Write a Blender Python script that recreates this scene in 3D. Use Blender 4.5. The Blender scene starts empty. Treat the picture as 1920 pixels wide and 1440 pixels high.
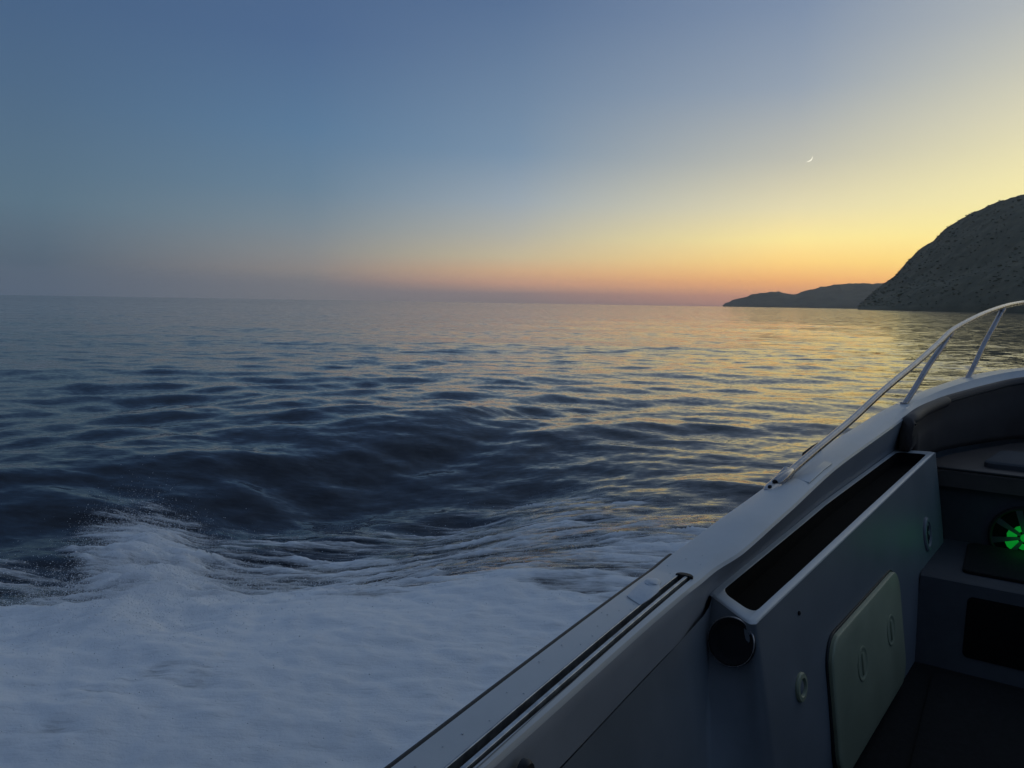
import bpy, bmesh, math, random
import numpy as np
from mathutils import Vector, Matrix
R = math.radians
random.seed(7); rng = np.random.default_rng(11)
S = bpy.context.scene
COL = S.collection

# ------------------------------------------------------------------ camera
CZ = 1.40
cam = bpy.data.objects.new('camera', bpy.data.cameras.new('camera')); COL.objects.link(cam)
cam.data.sensor_width = 36; cam.data.lens = 36 * 1400 / 1920
cam.data.clip_start = 0.02; cam.data.clip_end = 40000
cam.matrix_world = Matrix.Translation((0, 0, CZ)) @ Matrix.Rotation(R(34), 4, 'Z') @ Matrix.Rotation(R(90 - 6.2), 4, 'X') @ Matrix.Rotation(R(.925), 4, 'Z')
S.camera = cam
S.view_settings.view_transform = 'Standard'; S.view_settings.look = 'None'
S.view_settings.gamma = 1; S.view_settings.exposure = 0
S.view_settings.use_curve_mapping = False

def lin(c):
    return tuple(((v / 255) / 12.92 if v / 255 <= .04045 else ((v / 255 + .055) / 1.055) ** 2.4) for v in c)

HAZE = 0.9e-4       # density of the sea haze
# ------------------------------------------------------------------ world: clear dusk sky, sun just set behind the headland
SUN_AZ = 14.0        # degrees from +Y (the boat's heading) towards +X
W = bpy.data.worlds.new('World'); S.world = W; W.use_nodes = True
nt = W.node_tree; N = nt.nodes; L = nt.links; N.clear()
def nd(t, **k):
    n = N.new(t)
    for a, b in k.items(): setattr(n, a, b)
    return n
def mth(op, a, b=None, c=None, clamp=False):
    n = nd('ShaderNodeMath', operation=op, use_clamp=clamp)
    for i, v in enumerate((a, b, c)):
        if v is None: continue
        if isinstance(v, (int, float)): n.inputs[i].default_value = v
        else: L.new(v, n.inputs[i])
    return n.outputs[0]
tc = nd('ShaderNodeTexCoord'); sx = nd('ShaderNodeSeparateXYZ'); L.new(tc.outputs['Generated'], sx.inputs[0])
X_, Y_, Z_ = sx.outputs
elev = mth('ARCSINE', mth('MINIMUM', mth('MAXIMUM', Z_, 0.0), 1.0))
fac = mth('SQRT', mth('DIVIDE', elev, math.pi / 2))
hl = mth('MAXIMUM', mth('SQRT', mth('ADD', mth('MULTIPLY', X_, X_), mth('MULTIPLY', Y_, Y_))), 1e-4)
dotp = mth('DIVIDE', mth('ADD', mth('MULTIPLY', X_, math.sin(R(SUN_AZ))), mth('MULTIPLY', Y_, math.cos(R(SUN_AZ)))), hl)
dlt = mth('DIVIDE', mth('ARCCOSINE', mth('MINIMUM', mth('MAXIMUM', dotp, -1.0), 1.0)), math.pi / 180)   # degrees away from the sun
AIR = {0:(.26,.22,.14), 11:(.24,.20,.13), 28:(.20,.18,.13), 48:(.13,.13,.12), 63:(.10,.11,.12), 80:(.08,.095,.12), 180:(.05,.06,.08)}
def behind_air(el, c, key):
    # the colours were read through the haze that is built further down: the sky behind it is a little stronger
    T = math.exp(-HAZE*min(7300, 234/max(math.sin(R(el)), 1e-3)))
    k = 1.6 if key == 0 else 1.0     # the afterglow right over the sun is brighter than the picture's white
    return tuple(k*max((v - (1 - T)*j)/T, v*.55) for v, j in zip(lin(c), AIR[key]))
def ramp(stops, key):
    r = nd('ShaderNodeValToRGB'); r.color_ramp.interpolation = 'LINEAR'
    e = r.color_ramp.elements
    while len(e) < len(stops): e.new(.5)
    for i, (el, c) in enumerate(stops):
        e[i].position = math.sqrt(el / 90); e[i].color = (*behind_air(el, c, key), 1)
    L.new(fac, r.inputs[0]); return r.outputs[0]
SKY = {
 0:  [(0,(196,140,104)),(.8,(232,160,100)),(1.8,(255,200,105)),(3.2,(255,236,130)),(5.5,(255,250,165)),(8,(255,252,185)),(12,(250,240,195)),(18,(214,212,198)),(28,(176,184,188)),(50,(132,148,166)),(90,(104,122,148))],
 11: [(0,(176,132,108)),(.8,(214,150,105)),(1.8,(246,186,110)),(3.2,(255,222,125)),(5.5,(253,238,160)),(8,(248,236,174)),(12,(226,219,184)),(18,(184,187,184)),(28,(160,170,178)),(50,(126,142,160)),(90,(98,116,142))],
 28: [(0,(150,122,116)),(.8,(192,142,116)),(1.8,(232,172,112)),(3.2,(252,210,130)),(4.8,(252,230,155)),(7,(228,217,176)),(10.3,(190,189,176)),(15,(150,162,176)),(20,(126,143,168)),(45,(106,126,152)),(90,(98,116,142))],
 48: [(0,(126,120,120)),(.7,(138,124,122)),(1.5,(190,150,126)),(2.4,(200,166,132)),(3.5,(193,180,150)),(5.2,(176,175,164)),(7.5,(154,166,175)),(11,(122,145,168)),(21,(89,113,147)),(45,(94,114,144)),(90,(98,116,142))],
 63: [(0,(117,119,123)),(1,(120,120,123)),(2.2,(136,131,128)),(3.6,(134,137,138)),(5.5,(122,136,146)),(8,(106,130,150)),(12,(92,122,152)),(18,(80,106,142)),(25,(76,100,136)),(45,(86,108,142)),(90,(98,116,142))],
 80: [(0,(91,103,119)),(1,(91,103,118)),(2.5,(90,104,118)),(4,(92,109,124)),(6,(92,115,132)),(9,(87,112,134)),(13,(80,106,134)),(18,(73,99,132)),(25,(68,94,130)),(45,(82,102,132)),(90,(98,116,142))],
 180:[(0,(62,72,94)),(2,(70,78,100)),(5,(80,86,108)),(9,(76,88,114)),(16,(66,84,116)),(30,(84,102,128)),(90,(98,116,142))],
}
ks = sorted(SKY); cur = ramp(SKY[ks[0]], ks[0])
for a, b in zip(ks[:-1], ks[1:]):
    mr = nd('ShaderNodeMapRange', interpolation_type='LINEAR'); L.new(dlt, mr.inputs[0])
    mr.inputs[1].default_value = a; mr.inputs[2].default_value = b
    mx = nd('ShaderNodeMix', data_type='RGBA'); L.new(mr.outputs[0], mx.inputs['Factor'])
    L.new(cur, mx.inputs[6]); L.new(ramp(SKY[b], b), mx.inputs[7]); cur = mx.outputs[2]
bg = nd('ShaderNodeBackground'); L.new(cur, bg.inputs[0]); bg.inputs[1].default_value = 1.0
wo = nd('ShaderNodeOutputWorld'); L.new(bg.outputs[0], wo.inputs[0])

# ------------------------------------------------------------------ helpers
def mat(name, base=(.5,.5,.5), rough=.5, metal=0, **kw):
    m = bpy.data.materials.new(name); m.use_nodes = True
    b = m.node_tree.nodes['Principled BSDF']
    b.inputs['Base Color'].default_value = (*base, 1); b.inputs['Roughness'].default_value = rough
    b.inputs['Metallic'].default_value = metal
    for k, v in kw.items(): b.inputs[k].default_value = v
    return m
def mnode(m, t, **k):
    n = m.node_tree.nodes.new(t)
    for a, b in k.items():
        if a == 'ins':
            for x, y in b.items(): n.inputs[x].default_value = y
        else: setattr(n, a, b)
    return n
def grime(m, base, dark, scale=6, bump=.0, bscale=200, lo=.35, hi=.75, rough=None):
    """slight worn variation of colour and gloss plus fine relief"""
    t = m.node_tree; b = t.nodes['Principled BSDF']
    c = mnode(m, 'ShaderNodeTexCoord')
    n = mnode(m, 'ShaderNodeTexNoise', ins={'Scale': scale, 'Detail': 8, 'Roughness': .65})
    t.links.new(c.outputs['Object'], n.inputs['Vector'])
    r = mnode(m, 'ShaderNodeValToRGB'); e = r.color_ramp.elements
    e[0].position = lo; e[0].color = (*dark, 1); e[1].position = hi; e[1].color = (*base, 1)
    t.links.new(n.outputs['Fac'], r.inputs[0]); t.links.new(r.outputs[0], b.inputs['Base Color'])
    if rough:
        mr = mnode(m, 'ShaderNodeMapRange', ins={3: rough[0], 4: rough[1]})
        t.links.new(n.outputs['Fac'], mr.inputs[0]); t.links.new(mr.outputs[0], b.inputs['Roughness'])
    if bump:
        n2 = mnode(m, 'ShaderNodeTexNoise', ins={'Scale': bscale, 'Detail': 4})
        t.links.new(c.outputs['Object'], n2.inputs['Vector'])
        bp = mnode(m, 'ShaderNodeBump', ins={'Strength': bump, 'Distance': .002})
        t.links.new(n2.outputs['Fac'], bp.inputs['Height']); t.links.new(bp.outputs[0], b.inputs['Normal'])
    return m
def link(name, me, m, parent=None, smooth=True):
    o = bpy.data.objects.new(name, me); COL.objects.link(o)
    if m: me.materials.append(m)
    if smooth: me.polygons.foreach_set('use_smooth', [True] * len(me.polygons))
    if parent: o.parent = parent
    return o
def mesh(name, v, f, m, parent=None, smooth=True, clean=False):
    me = bpy.data.meshes.new(name); me.from_pydata([tuple(map(float, p)) for p in v], [], f); me.update()
    if clean:
        b = bmesh.new(); b.from_mesh(me); bmesh.ops.remove_doubles(b, verts=b.verts, dist=1e-5)
        bmesh.ops.recalc_face_normals(b, faces=b.faces); b.to_mesh(me); b.free()
    return link(name, me, m, parent, smooth)
def from_bm(name, b, m, parent=None, smooth=True, auto=35):
    bmesh.ops.recalc_face_normals(b, faces=b.faces)
    if smooth:
        for e in b.edges:
            if len(e.link_faces) == 2 and e.calc_face_angle(0) > R(auto): e.smooth = False
    me = bpy.data.meshes.new(name); b.to_mesh(me); b.free()
    return link(name, me, m, parent, smooth)
def loft(name, secs, m, parent=None, closed=False, caps=False, smooth=True, auto=35):
    b = bmesh.new(); rows = [[b.verts.new(tuple(map(float, p))) for p in s] for s in secs]
    n = len(rows[0])
    for i in range(len(rows) - 1):
        for j in range(n if closed else n - 1):
            k = (j + 1) % n
            b.faces.new((rows[i][j], rows[i][k], rows[i+1][k], rows[i+1][j]))
    if caps: b.faces.new(rows[0][::-1]); b.faces.new(rows[-1])
    return from_bm(name, b, m, parent, smooth, auto)
def catmull(P, n):
    P = np.array(P, float); Q = np.vstack([2*P[0]-P[1], P, 2*P[-1]-P[-2]])
    out = []
    for u in np.linspace(0, len(P) - 1 - 1e-9, n):
        i = int(u); t = u - i; a, b, c, d = Q[i:i+4]
        out.append(.5*((2*b)+(-a+c)*t+(2*a-5*b+4*c-d)*t*t+(-a+3*b-3*c+d)*t**3))
    return np.array(out)
def tube(name, pts, r, m, parent=None, seg=14, caps=True):
    pts = [Vector(p) for p in pts]; secs = []
    up = Vector((0, 0, 1))
    for i, p in enumerate(pts):
        d = (pts[min(i+1, len(pts)-1)] - pts[max(i-1, 0)]).normalized()
        a = d.cross(up)
        if a.length < 1e-3: a = d.cross(Vector((1, 0, 0)))
        a.normalize(); c = d.cross(a); rr = r[i] if isinstance(r, (list, tuple)) else r
        secs.append([p + (a*math.cos(t) + c*math.sin(t))*rr for t in [2*math.pi*k/seg for k in range(seg)]])
    return loft(name, secs, m, parent, closed=True, caps=caps)
def frame(c, nrm, up=(0, 0, 1)):
    n = Vector(nrm).normalized(); x = Vector(up).cross(n)
    if x.length < 1e-3: x = Vector((1, 0, 0)).cross(n)
    x.normalize(); y = n.cross(x); c = Vector(c)
    return lambda u, v, w=0: c + x*u + y*v + n*w
def lathe(name, c, nrm, prof, m, parent=None, seg=32, sq=None, caps=True):
    """profile of (radius, height) turned round nrm"""
    F = frame(c, nrm)
    secs = [[F(r*math.cos(t), r*math.sin(t)*(sq or 1), h) for t in [2*math.pi*k/seg for k in range(seg)]] for r, h in prof]
    return loft(name, secs, m, parent, closed=True, caps=caps)
def slab(name, outline, F, h, m, parent=None, bev=.003, h0=0):
    """flat plate with a bevelled rim: outline in (u,v) of frame F"""
    o = np.array(outline, float); c = o.mean(0)
    d = np.linalg.norm(o - c, axis=1, keepdims=True); ins = o - (o - c)/d*bev
    secs = [[F(u, v, h0) for u, v in o], [F(u, v, h - bev*.6) for u, v in o],
            [F(u, v, h - bev*.15) for u, v in (o*.4+ins*.6)], [F(u, v, h) for u, v in ins]]
    return loft(name, secs, m, parent, closed=True, caps=True)
def rrect(x0, y0, x1, y1, r, n=6):
    out = []
    for cx, cy, a in ((x1-r, y1-r, 0), (x0+r, y1-r, 90), (x0+r, y0+r, 180), (x1-r, y0+r, 270)):
        for k in range(n + 1): out.append((cx + r*math.cos(R(a + 90*k/n)), cy + r*math.sin(R(a + 90*k/n))))
    return out
def box(name, x0, x1, y0, y1, z0, z1, m, parent=None, bev=.01):
    b = bmesh.new(); bmesh.ops.create_cube(b, size=1)
    for v in b.verts: v.co = Vector(((x0+x1)/2 + v.co.x*(x1-x0), (y0+y1)/2 + v.co.y*(y1-y0), (z0+z1)/2 + v.co.z*(z1-z0)))
    bmesh.ops.bevel(b, geom=b.edges[:], offset=bev, segments=3, affect='EDGES', profile=.5)
    return from_bm(name, b, m, parent)

# gradient noise
_perm = rng.permutation(256); _perm = np.concatenate([_perm, _perm]); _ga = rng.uniform(0, 2*np.pi, 256)
def gnoise(x, y):
    xi = np.floor(x).astype(np.int64); yi = np.floor(y).astype(np.int64); xf = x - xi; yf = y - yi
    u = xf*xf*xf*(xf*(xf*6-15)+10); v = yf*yf*yf*(yf*(yf*6-15)+10)
    def g(ix, iy, dx, dy):
        a = _ga[_perm[(_perm[ix & 255] + iy) & 255]]; return np.cos(a)*dx + np.sin(a)*dy
    n00 = g(xi, yi, xf, yf); n10 = g(xi+1, yi, xf-1, yf); n01 = g(xi, yi+1, xf, yf-1); n11 = g(xi+1, yi+1, xf-1, yf-1)
    return (n00*(1-u)+n10*u)*(1-v) + (n01*(1-u)+n11*u)*v
def fbm(x, y, o=5, g=.5, l=2.03):
    s = 0; a = 1
    for i in range(o): s = s + a*gnoise(x + i*17.3, y - i*9.1); x = x*l; y = y*l; a *= g
    return s
def sm(a, b, x):
    t = np.clip((x - a)/(b - a), 0, 1); return t*t*(3 - 2*t)

# ------------------------------------------------------------------ boat outline (metres; +Y is the bow, camera over x=0,y=0)
def sheer(Y): return float(np.interp(Y, [-4,1.70,1.9,2.1,2.5,3.5,4.5,5.3,6,7], [.75,.75,.768,.79,.825,.90,.99,1.07,1.13,1.2]))
PAIR = [((-.60,-3.2),(-.49,-3.2)), ((-.645,-1.5),(-.535,-1.5)), ((-.672,0),(-.556,0)), ((-.69,.72),(-.572,.72)), ((-.70,1.05),(-.578,1.05)),
        ((-.709,1.45),(-.585,1.45)), ((-.710,1.746),(-.580,1.74)), ((-.695,1.94),(-.549,1.93)), ((-.665,2.26),(-.523,2.26)), ((-.647,2.48),(-.511,2.473)),
        ((-.622,2.81),(-.495,2.78)), ((-.585,3.164),(-.455,3.18)), ((-.518,3.725),(-.399,3.69)), ((-.466,4.031),(-.370,3.94)), ((-.408,4.32),(-.323,4.14)),
        ((-.324,4.62),(-.262,4.33)), ((-.174,5.02),(-.117,4.673)), ((.045,5.32),(.046,4.966)), ((.33,5.60),(.32,5.20)), ((.65,5.72),(.65,5.28))]
CX = .65
PAIR = PAIR + [((2*CX-a[0], a[1]), (2*CX-b[0], b[1])) for a, b in PAIR[-2::-1]]
NS = 39*8
OUT = catmull([p[0] for p in PAIR], NS); INN = catmull([p[1] for p in PAIR], NS)
OUT = np.array([(x, y, sheer(y)) for x, y in OUT]); INN = np.array([(x, y, sheer(y)) for x, y in INN])

# ------------------------------------------------------------------ sea
WD = R(34)                                    # the camera's view azimuth (to the left of +Y); seas run roughly along it
waves = []
def addw(n, l0, l1, slope, spread, mean=0):
    for i in range(n):
        lam = l0*(l1/l0)**((i + rng.random())/n); k = 2*math.pi/lam
        a = mean + rng.normal()*spread
        th = WD + a; d = (-math.sin(th), math.cos(th))
        waves.append((lam, k*d[0], k*d[1], slope*math.sqrt(2/n)/k, rng.uniform(0, 2*math.pi)))
addw(12, 5.0, 14.0, .020, R(25))
addw(24, 1.6, 5.0, .036, R(26))
addw(46, .55, 1.6, .080, R(30))
addw(44, .20, .55, .066, R(36))
addw(30, .07, .20, .030, R(45))
waves.sort(key=lambda w: -w[0])
def wake(x, y):
    # divergent wake running nearly parallel to the boat's course
    s = -x - .7
    ph = (-x + .10*y + .35*fbm(x*.35, y*.25, 3))
    env = sm(1.6, 3.4, s)*(1 - sm(6.5, 11, s))*sm(-3, 2, y)*(1 - sm(7, 12, y))
    h = env*.038*(.6 + 1.1*fbm(x*.5 + 9, y*.35, 2))*np.cos(2*np.pi*ph/2.15)
    h += env*.012*np.cos(2*np.pi*(ph*1.0 + .25*y)/.9 + 1.0)
    # thrown-up shoulder of the bow wave and the trough beyond it
    h += .07*np.exp(-((x + 2.3 + .35*(2.4 - y))/.75)**2)*sm(-3, 1, y)*(1 - sm(3.5, 5.5, y))
    lineA = x + 6.9 - .5*sm(4, 8, y) + .25*fbm(x*.3, y*.4 + 3, 2)
    h += .11*np.exp(-(lineA/1.5)**2)*sm(-2, 2, y)*(1 - sm(7, 11, y))
    lineB = x + 5.1 + .10*(y - 4) + .22*fbm(x*.5, y*.5 + 8, 2)
    h += .045*np.exp(-(lineB/.5)**2)*sm(2, 3.2, y)*(1 - sm(6, 8, y))
    h -= .29*np.exp(-((x + 3.8)/1.3)**2 - ((y - 3.7)/2.1)**2)
    return h
def sea(x, y, dr):
    z = np.zeros_like(x)
    for lam, kx, ky, A, ph in waves:
        m = dr < lam/2.2
        if not m.any(): continue
        w = sm(lam/2.2, lam/4.5, dr[m]) if False else (1 - sm(lam/4.5, lam/2.2, dr[m]))
        p = kx*x[m] + ky*y[m] + ph
        if lam < 6:  # crests are a little sharper than troughs
            z[m] += w*A*(np.cos(p) + .18*np.cos(2*p))
        else: z[m] += w*A*np.cos(p)
    gust = .75 + .5*fbm(x*.045, y*.045, 3)
    return z*np.clip(gust, .4, 1.3) + wake(x, y)
def inside(x, y, poly):
    c = np.zeros(x.shape, bool); n = len(poly)
    for i in range(n):
        x0, y0 = poly[i]; x1, y1 = poly[(i+1) % n]
        if abs(y1 - y0) < 1e-9: continue
        t = ((y0 > y) != (y1 > y)) & (x < (x1 - x0)*(y - y0)/(y1 - y0) + x0); c ^= t
    return c
cxy = np.array([CX, 1.2])
hullpoly = [tuple(cxy + (p[:2] - cxy)*np.array([.90, .93])) for p in OUT[::6]]

def fast_mesh(name, V, F, m, smooth=True):
    me = bpy.data.meshes.new(name)
    me.vertices.add(len(V)); me.vertices.foreach_set('co', np.ascontiguousarray(V, np.float32).ravel())
    me.loops.add(F.size); me.loops.foreach_set('vertex_index', np.ascontiguousarray(F, np.int32).ravel())
    me.polygons.add(len(F)); me.polygons.foreach_set('loop_start', np.arange(0, F.size, F.shape[1], dtype=np.int32))
    me.update(calc_edges=True); me.validate()
    me.polygons.foreach_set('use_smooth', [smooth]*len(me.polygons))
    o = bpy.data.objects.new(name, me); COL.objects.link(o); me.materials.append(m); return o

# radial rows get wider with distance; columns are dense over a wide fan round the view and sparse behind
r = 1.0; rows = []
while r < 7000:
    rows.append(r); r += min(max(r*r/(1.4*747)*.8, .011), r*.06)
rows = np.array(rows)
fan = np.linspace(-50, 48, 1080)              # degrees left(-)/right(+) of the view azimuth
rest = np.linspace(48, 310, 90)[1:-1]
azs = np.radians(np.concatenate([fan, rest])) - WD
RR, AA = np.meshgrid(rows, azs, indexing='ij')
GX = RR*np.sin(AA); GY = RR*np.cos(AA)
DR = np.gradient(rows)[:, None]*np.ones_like(RR)
DR = np.maximum(DR, RR*R(.091)); DR[:, len(fan):] = np.maximum(DR[:, len(fan):], RR[:, len(fan):]*R(2.9))
GZ = sea(GX.ravel(), GY.ravel(), DR.ravel()).reshape(GX.shape)
nr, nc = GX.shape
idx = np.arange(nr*nc).reshape(nr, nc); nx = np.roll(idx, -1, 1)
F = np.stack([idx[:-1], idx[1:], nx[1:], nx[:-1]], -1).reshape(-1, 4)
cx_ = GX.ravel()[F].mean(1); cy_ = GY.ravel()[F].mean(1)
near = (np.abs(cx_) < 4) & (np.abs(cy_) < 8); kill = np.zeros(len(F), bool)
kill[near] = inside(cx_[near], cy_[near], hullpoly); F = F[~kill]

mw = mat('sea_water', (.0025, .004, .009), .05, 0, **{'IOR': 1.333, 'Specular IOR Level': .62})
t = mw.node_tree; b = t.nodes['Principled BSDF']; g = t.nodes
geo = mnode(mw, 'ShaderNodeNewGeometry')
rot = mnode(mw, 'ShaderNodeVectorRotate', rotation_type='Z_AXIS'); rot.inputs['Angle'].default_value = -WD
t.links.new(geo.outputs['Position'], rot.inputs['Vector'])
cd = mnode(mw, 'ShaderNodeCameraData')
ln = mnode(mw, 'ShaderNodeVectorMath', operation='LENGTH'); t.links.new(geo.outputs['Position'], ln.inputs[0])
acc = None
# unresolved wavelets, as direct slope noise (a bump map would average them away in the distance)
for sc, st, lo, hi, sx_ in ((26, .09, 0, 1, .45), (4.2, .15, 5, 22, .42), (1.5, .14, 18, 90, .42), (.5, .17, 70, 350, .42)):
    mp = mnode(mw, 'ShaderNodeMapping'); mp.inputs['Scale'].default_value = (sc*sx_, sc, sc)
    t.links.new(rot.outputs[0], mp.inputs[0])
    nz = mnode(mw, 'ShaderNodeTexNoise', ins={'Scale': 1, 'Detail': 2, 'Roughness': .5})
    t.links.new(mp.outputs[0], nz.inputs['Vector'])
    sb = mnode(mw, 'ShaderNodeVectorMath', operation='SUBTRACT'); t.links.new(nz.outputs['Color'], sb.inputs[0]); sb.inputs[1].default_value = (.5, .5, .5)
    ml = mnode(mw, 'ShaderNodeVectorMath', operation='MULTIPLY'); t.links.new(sb.outputs[0], ml.inputs[0]); ml.inputs[1].default_value = (st*2.0, st*2.6, 0)
    if hi > 1:
        mr = mnode(mw, 'ShaderNodeMapRange', interpolation_type='SMOOTHSTEP', ins={1: lo, 2: hi}); t.links.new(ln.outputs['Value'], mr.inputs[0])
        sc_ = mnode(mw, 'ShaderNodeVectorMath', operation='SCALE'); t.links.new(ml.outputs[0], sc_.inputs[0]); t.links.new(mr.outputs[0], sc_.inputs['Scale']); o_ = sc_.outputs[0]
    else: o_ = ml.outputs[0]
    if acc is None: acc = o_
    else:
        ad = mnode(mw, 'ShaderNodeVectorMath', operation='ADD'); t.links.new(acc, ad.inputs[0]); t.links.new(o_, ad.inputs[1]); acc = ad.outputs[0]
bk = mnode(mw, 'ShaderNodeVectorRotate', rotation_type='Z_AXIS'); bk.inputs['Angle'].default_value = WD
t.links.new(acc, bk.inputs['Vector'])
ad = mnode(mw, 'ShaderNodeVectorMath', operation='ADD'); t.links.new(geo.outputs['Normal'], ad.inputs[0]); t.links.new(bk.outputs[0], ad.inputs[1])
nm = mnode(mw, 'ShaderNodeVectorMath', operation='NORMALIZE'); t.links.new(ad.outputs[0], nm.inputs[0]); t.links.new(nm.outputs[0], b.inputs['Normal'])
mr = mnode(mw, 'ShaderNodeMapRange', ins={1: 3, 2: 60, 3: .06, 4: .06}); t.links.new(ln.outputs['Value'], mr.inputs[0]); t.links.new(mr.outputs[0], b.inputs['Roughness'])
so = fast_mesh('sea', np.stack([GX, GY, GZ], -1).reshape(-1, 3), F, mw); so['kind'] = 'structure'
del GX, GY, GZ, RR, AA, DR

# ------------------------------------------------------------------ wake foam
fx = np.arange(-7.0, -.55, .017); fy = np.arange(-1.2, 6.2, .017)
FX, FY = np.meshgrid(fx, fy, indexing='ij'); fxr, fyr = FX.ravel(), FY.ravel()
wob = fbm(fxr*.9, fyr*.9, 4)
edge = np.interp(fyr + .35*wob, [-1.5, .5, 1.5, 1.9, 2.35, 2.5, 3.1, 4.3, 5.2, 6.2], [-5.2, -4.5, -4.1, -3.75, -3.1, -2.75, -2.1, -1.35, -.95, -.75])
d1 = fxr - (edge + .35*wob)
dens = sm(-1.25, 1.0, d1)*1.0
# lobe thrown outward: long fingers of froth pointing away from the hull
ca, sa = math.cos(WD), math.sin(WD)
ux = fxr*ca + fyr*sa; uy = -fxr*sa + fyr*ca
# lobe axis from (-3.3,1.9) to (-4.9,2.9)
ax = np.array([-3.1, 1.75]); bx_ = np.array([-4.9, 2.75]); dv = (bx_ - ax)/np.linalg.norm(bx_ - ax)
la = (fxr - ax[0])*dv[0] + (fyr - ax[1])*dv[1]; lb = -(fxr - ax[0])*dv[1] + (fyr - ax[1])*dv[0]
lobe = np.exp(-(lb/np.maximum(.50 - .08*la, .2))**2)*(1 - sm(1.0, 3.0, la + .3*wob))*sm(-.8, .1, la)
dens = np.maximum(dens, .95*lobe)
thin = .47*np.exp(-((fxr + 2.4)/1.15)**2 - ((fyr - 3.8)/1.6)**2)
thin += .44*np.exp(-((fxr + 3.4)/1.1)**2 - ((fyr - 2.8)/.75)**2)
dens = np.maximum(dens, thin)
streak = fbm(ux*1.3, uy*9, 5, .6) + .5*fbm(ux*4, uy*16, 3, .6)
patch = fbm(fxr*.8 + 5, fyr*.8, 4, .55)
stn = streak/streak.std()
dens = dens*(1 - .30*sm(.1, .9, patch/patch.std() - .5))
a_ = np.clip(dens*1.22 + (.13 + .10*(1 - dens))*stn*sm(.05, .3, dens)*(1 - .6*sm(.8, 1, dens)) - .10, 0, 1)*sm(.02, .2, dens)
a_ *= sm(.0, .10, 1.0*(fxr + 7.0))*(1 - sm(5.6, 6.1, fyr))
lump = fbm(fxr*2.2, fyr*2.2, 5, .55)
FZ = sea(fxr, fyr, np.full_like(fxr, .03)) + .008 + a_**1.6*(.020 + .026*lump + .006*stn*(1 - dens*.6) + .008*fbm(fxr*13, fyr*13, 3, .6)) + .05*lobe*a_*(1 + .8*lump)
n1, n2 = FX.shape; idf = np.arange(n1*n2).reshape(n1, n2)
Ff = np.stack([idf[:-1, :-1], idf[1:, :-1], idf[1:, 1:], idf[:-1, 1:]], -1).reshape(-1, 4)
keep = a_[Ff].max(1) > .03
keep &= ~inside(fxr[Ff].mean(1), fyr[Ff].mean(1), hullpoly)
Ff = Ff[keep]; used, inv = np.unique(Ff, return_inverse=True); Ff = inv.reshape(-1, 4)
mf = mat('wake_foam', (.90, .90, .90), .8); t = mf.node_tree; b = t.nodes['Principled BSDF']
at_ = mnode(mf, 'ShaderNodeAttribute', attribute_name='cover')
geo = mnode(mf, 'ShaderNodeNewGeometry')
rot = mnode(mf, 'ShaderNodeVectorRotate', rotation_type='Z_AXIS'); rot.inputs['Angle'].default_value = -WD
t.links.new(geo.outputs['Position'], rot.inputs['Vector'])
mp = mnode(mf, 'ShaderNodeMapping'); mp.inputs['Scale'].default_value = (6, 55, 30); t.links.new(rot.outputs[0], mp.inputs[0])
nz = mnode(mf, 'ShaderNodeTexNoise', ins={'Scale': 1, 'Detail': 6, 'Roughness': .7}); t.links.new(mp.outputs[0], nz.inputs['Vector'])
m1 = mnode(mf, 'ShaderNodeMath', operation='SUBTRACT'); t.links.new(nz.outputs['Fac'], m1.inputs[0]); m1.inputs[1].default_value = .5
m2 = mnode(mf, 'ShaderNodeMath', operation='MULTIPLY_ADD'); t.links.new(m1.outputs[0], m2.inputs[0]); m2.inputs[1].default_value = 1.25; t.links.new(at_.outputs['Fac'], m2.inputs[2])
mr = mnode(mf, 'ShaderNodeMapRange', interpolation_type='SMOOTHSTEP', ins={1: .10, 2: 1.0}); t.links.new(m2.outputs[0], mr.inputs[0])
t.links.new(mr.outputs[0], b.inputs['Alpha'])
nf = mnode(mf, 'ShaderNodeTexNoise', ins={'Scale': 70, 'Detail': 5, 'Roughness': .75}); t.links.new(geo.outputs['Position'], nf.inputs['Vector'])
sm_ = mnode(mf, 'ShaderNodeMath', operation='ADD'); t.links.new(nz.outputs['Fac'], sm_.inputs[0]); t.links.new(nf.outputs['Fac'], sm_.inputs[1])
bp = mnode(mf, 'ShaderNodeBump', ins={'Strength': .45, 'Distance': .010}); t.links.new(sm_.outputs[0], bp.inputs['Height']); t.links.new(bp.outputs[0], b.inputs['Normal'])
fo = fast_mesh('wake_foam', np.stack([fxr, fyr, FZ], -1)[used], Ff, mf); fo['kind'] = 'stuff'
aa = fo.data.attributes.new('cover', 'FLOAT', 'POINT'); aa.data.foreach_set('value', a_[used].astype(np.float32))

# fine spray hanging over the froth
cand = np.where((a_ > .25) & (fyr > -.5))[0]
wgt = (.10 + lobe[cand]*4 + np.exp(-(d1[cand]/.5)**2)); wgt /= wgt.sum()
pick = rng.choice(cand, 60000, p=wgt)
hh = rng.exponential(.028, 60000)*(1 + 1.6*lobe[pick])
oct_ = np.array([(1,0,0),(-1,0,0),(0,1,0),(0,-1,0),(0,0,1),(0,0,-1)], float); octf = np.array([(0,2,4),(2,1,4),(1,3,4),(3,0,4),(2,0,5),(1,2,5),(3,1,5),(0,3,5)])
cs = np.stack([fxr[pick] + rng.normal(size=60000)*.03, fyr[pick] + rng.normal(size=60000)*.03, FZ[pick] + hh], -1)
rs = rng.gamma(2.0, .0004, 60000) + .0005
sv = oct_[None]*rs[:, None, None]*[1.3, 1.3, 1] + cs[:, None]; sf = octf[None] + (np.arange(60000)*6)[:, None, None]
sp = fast_mesh('spray_drops', sv.reshape(-1, 3), sf.reshape(-1, 3), mat('spray', (.85, .86, .88), .3)); sp['kind'] = 'stuff'

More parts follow.
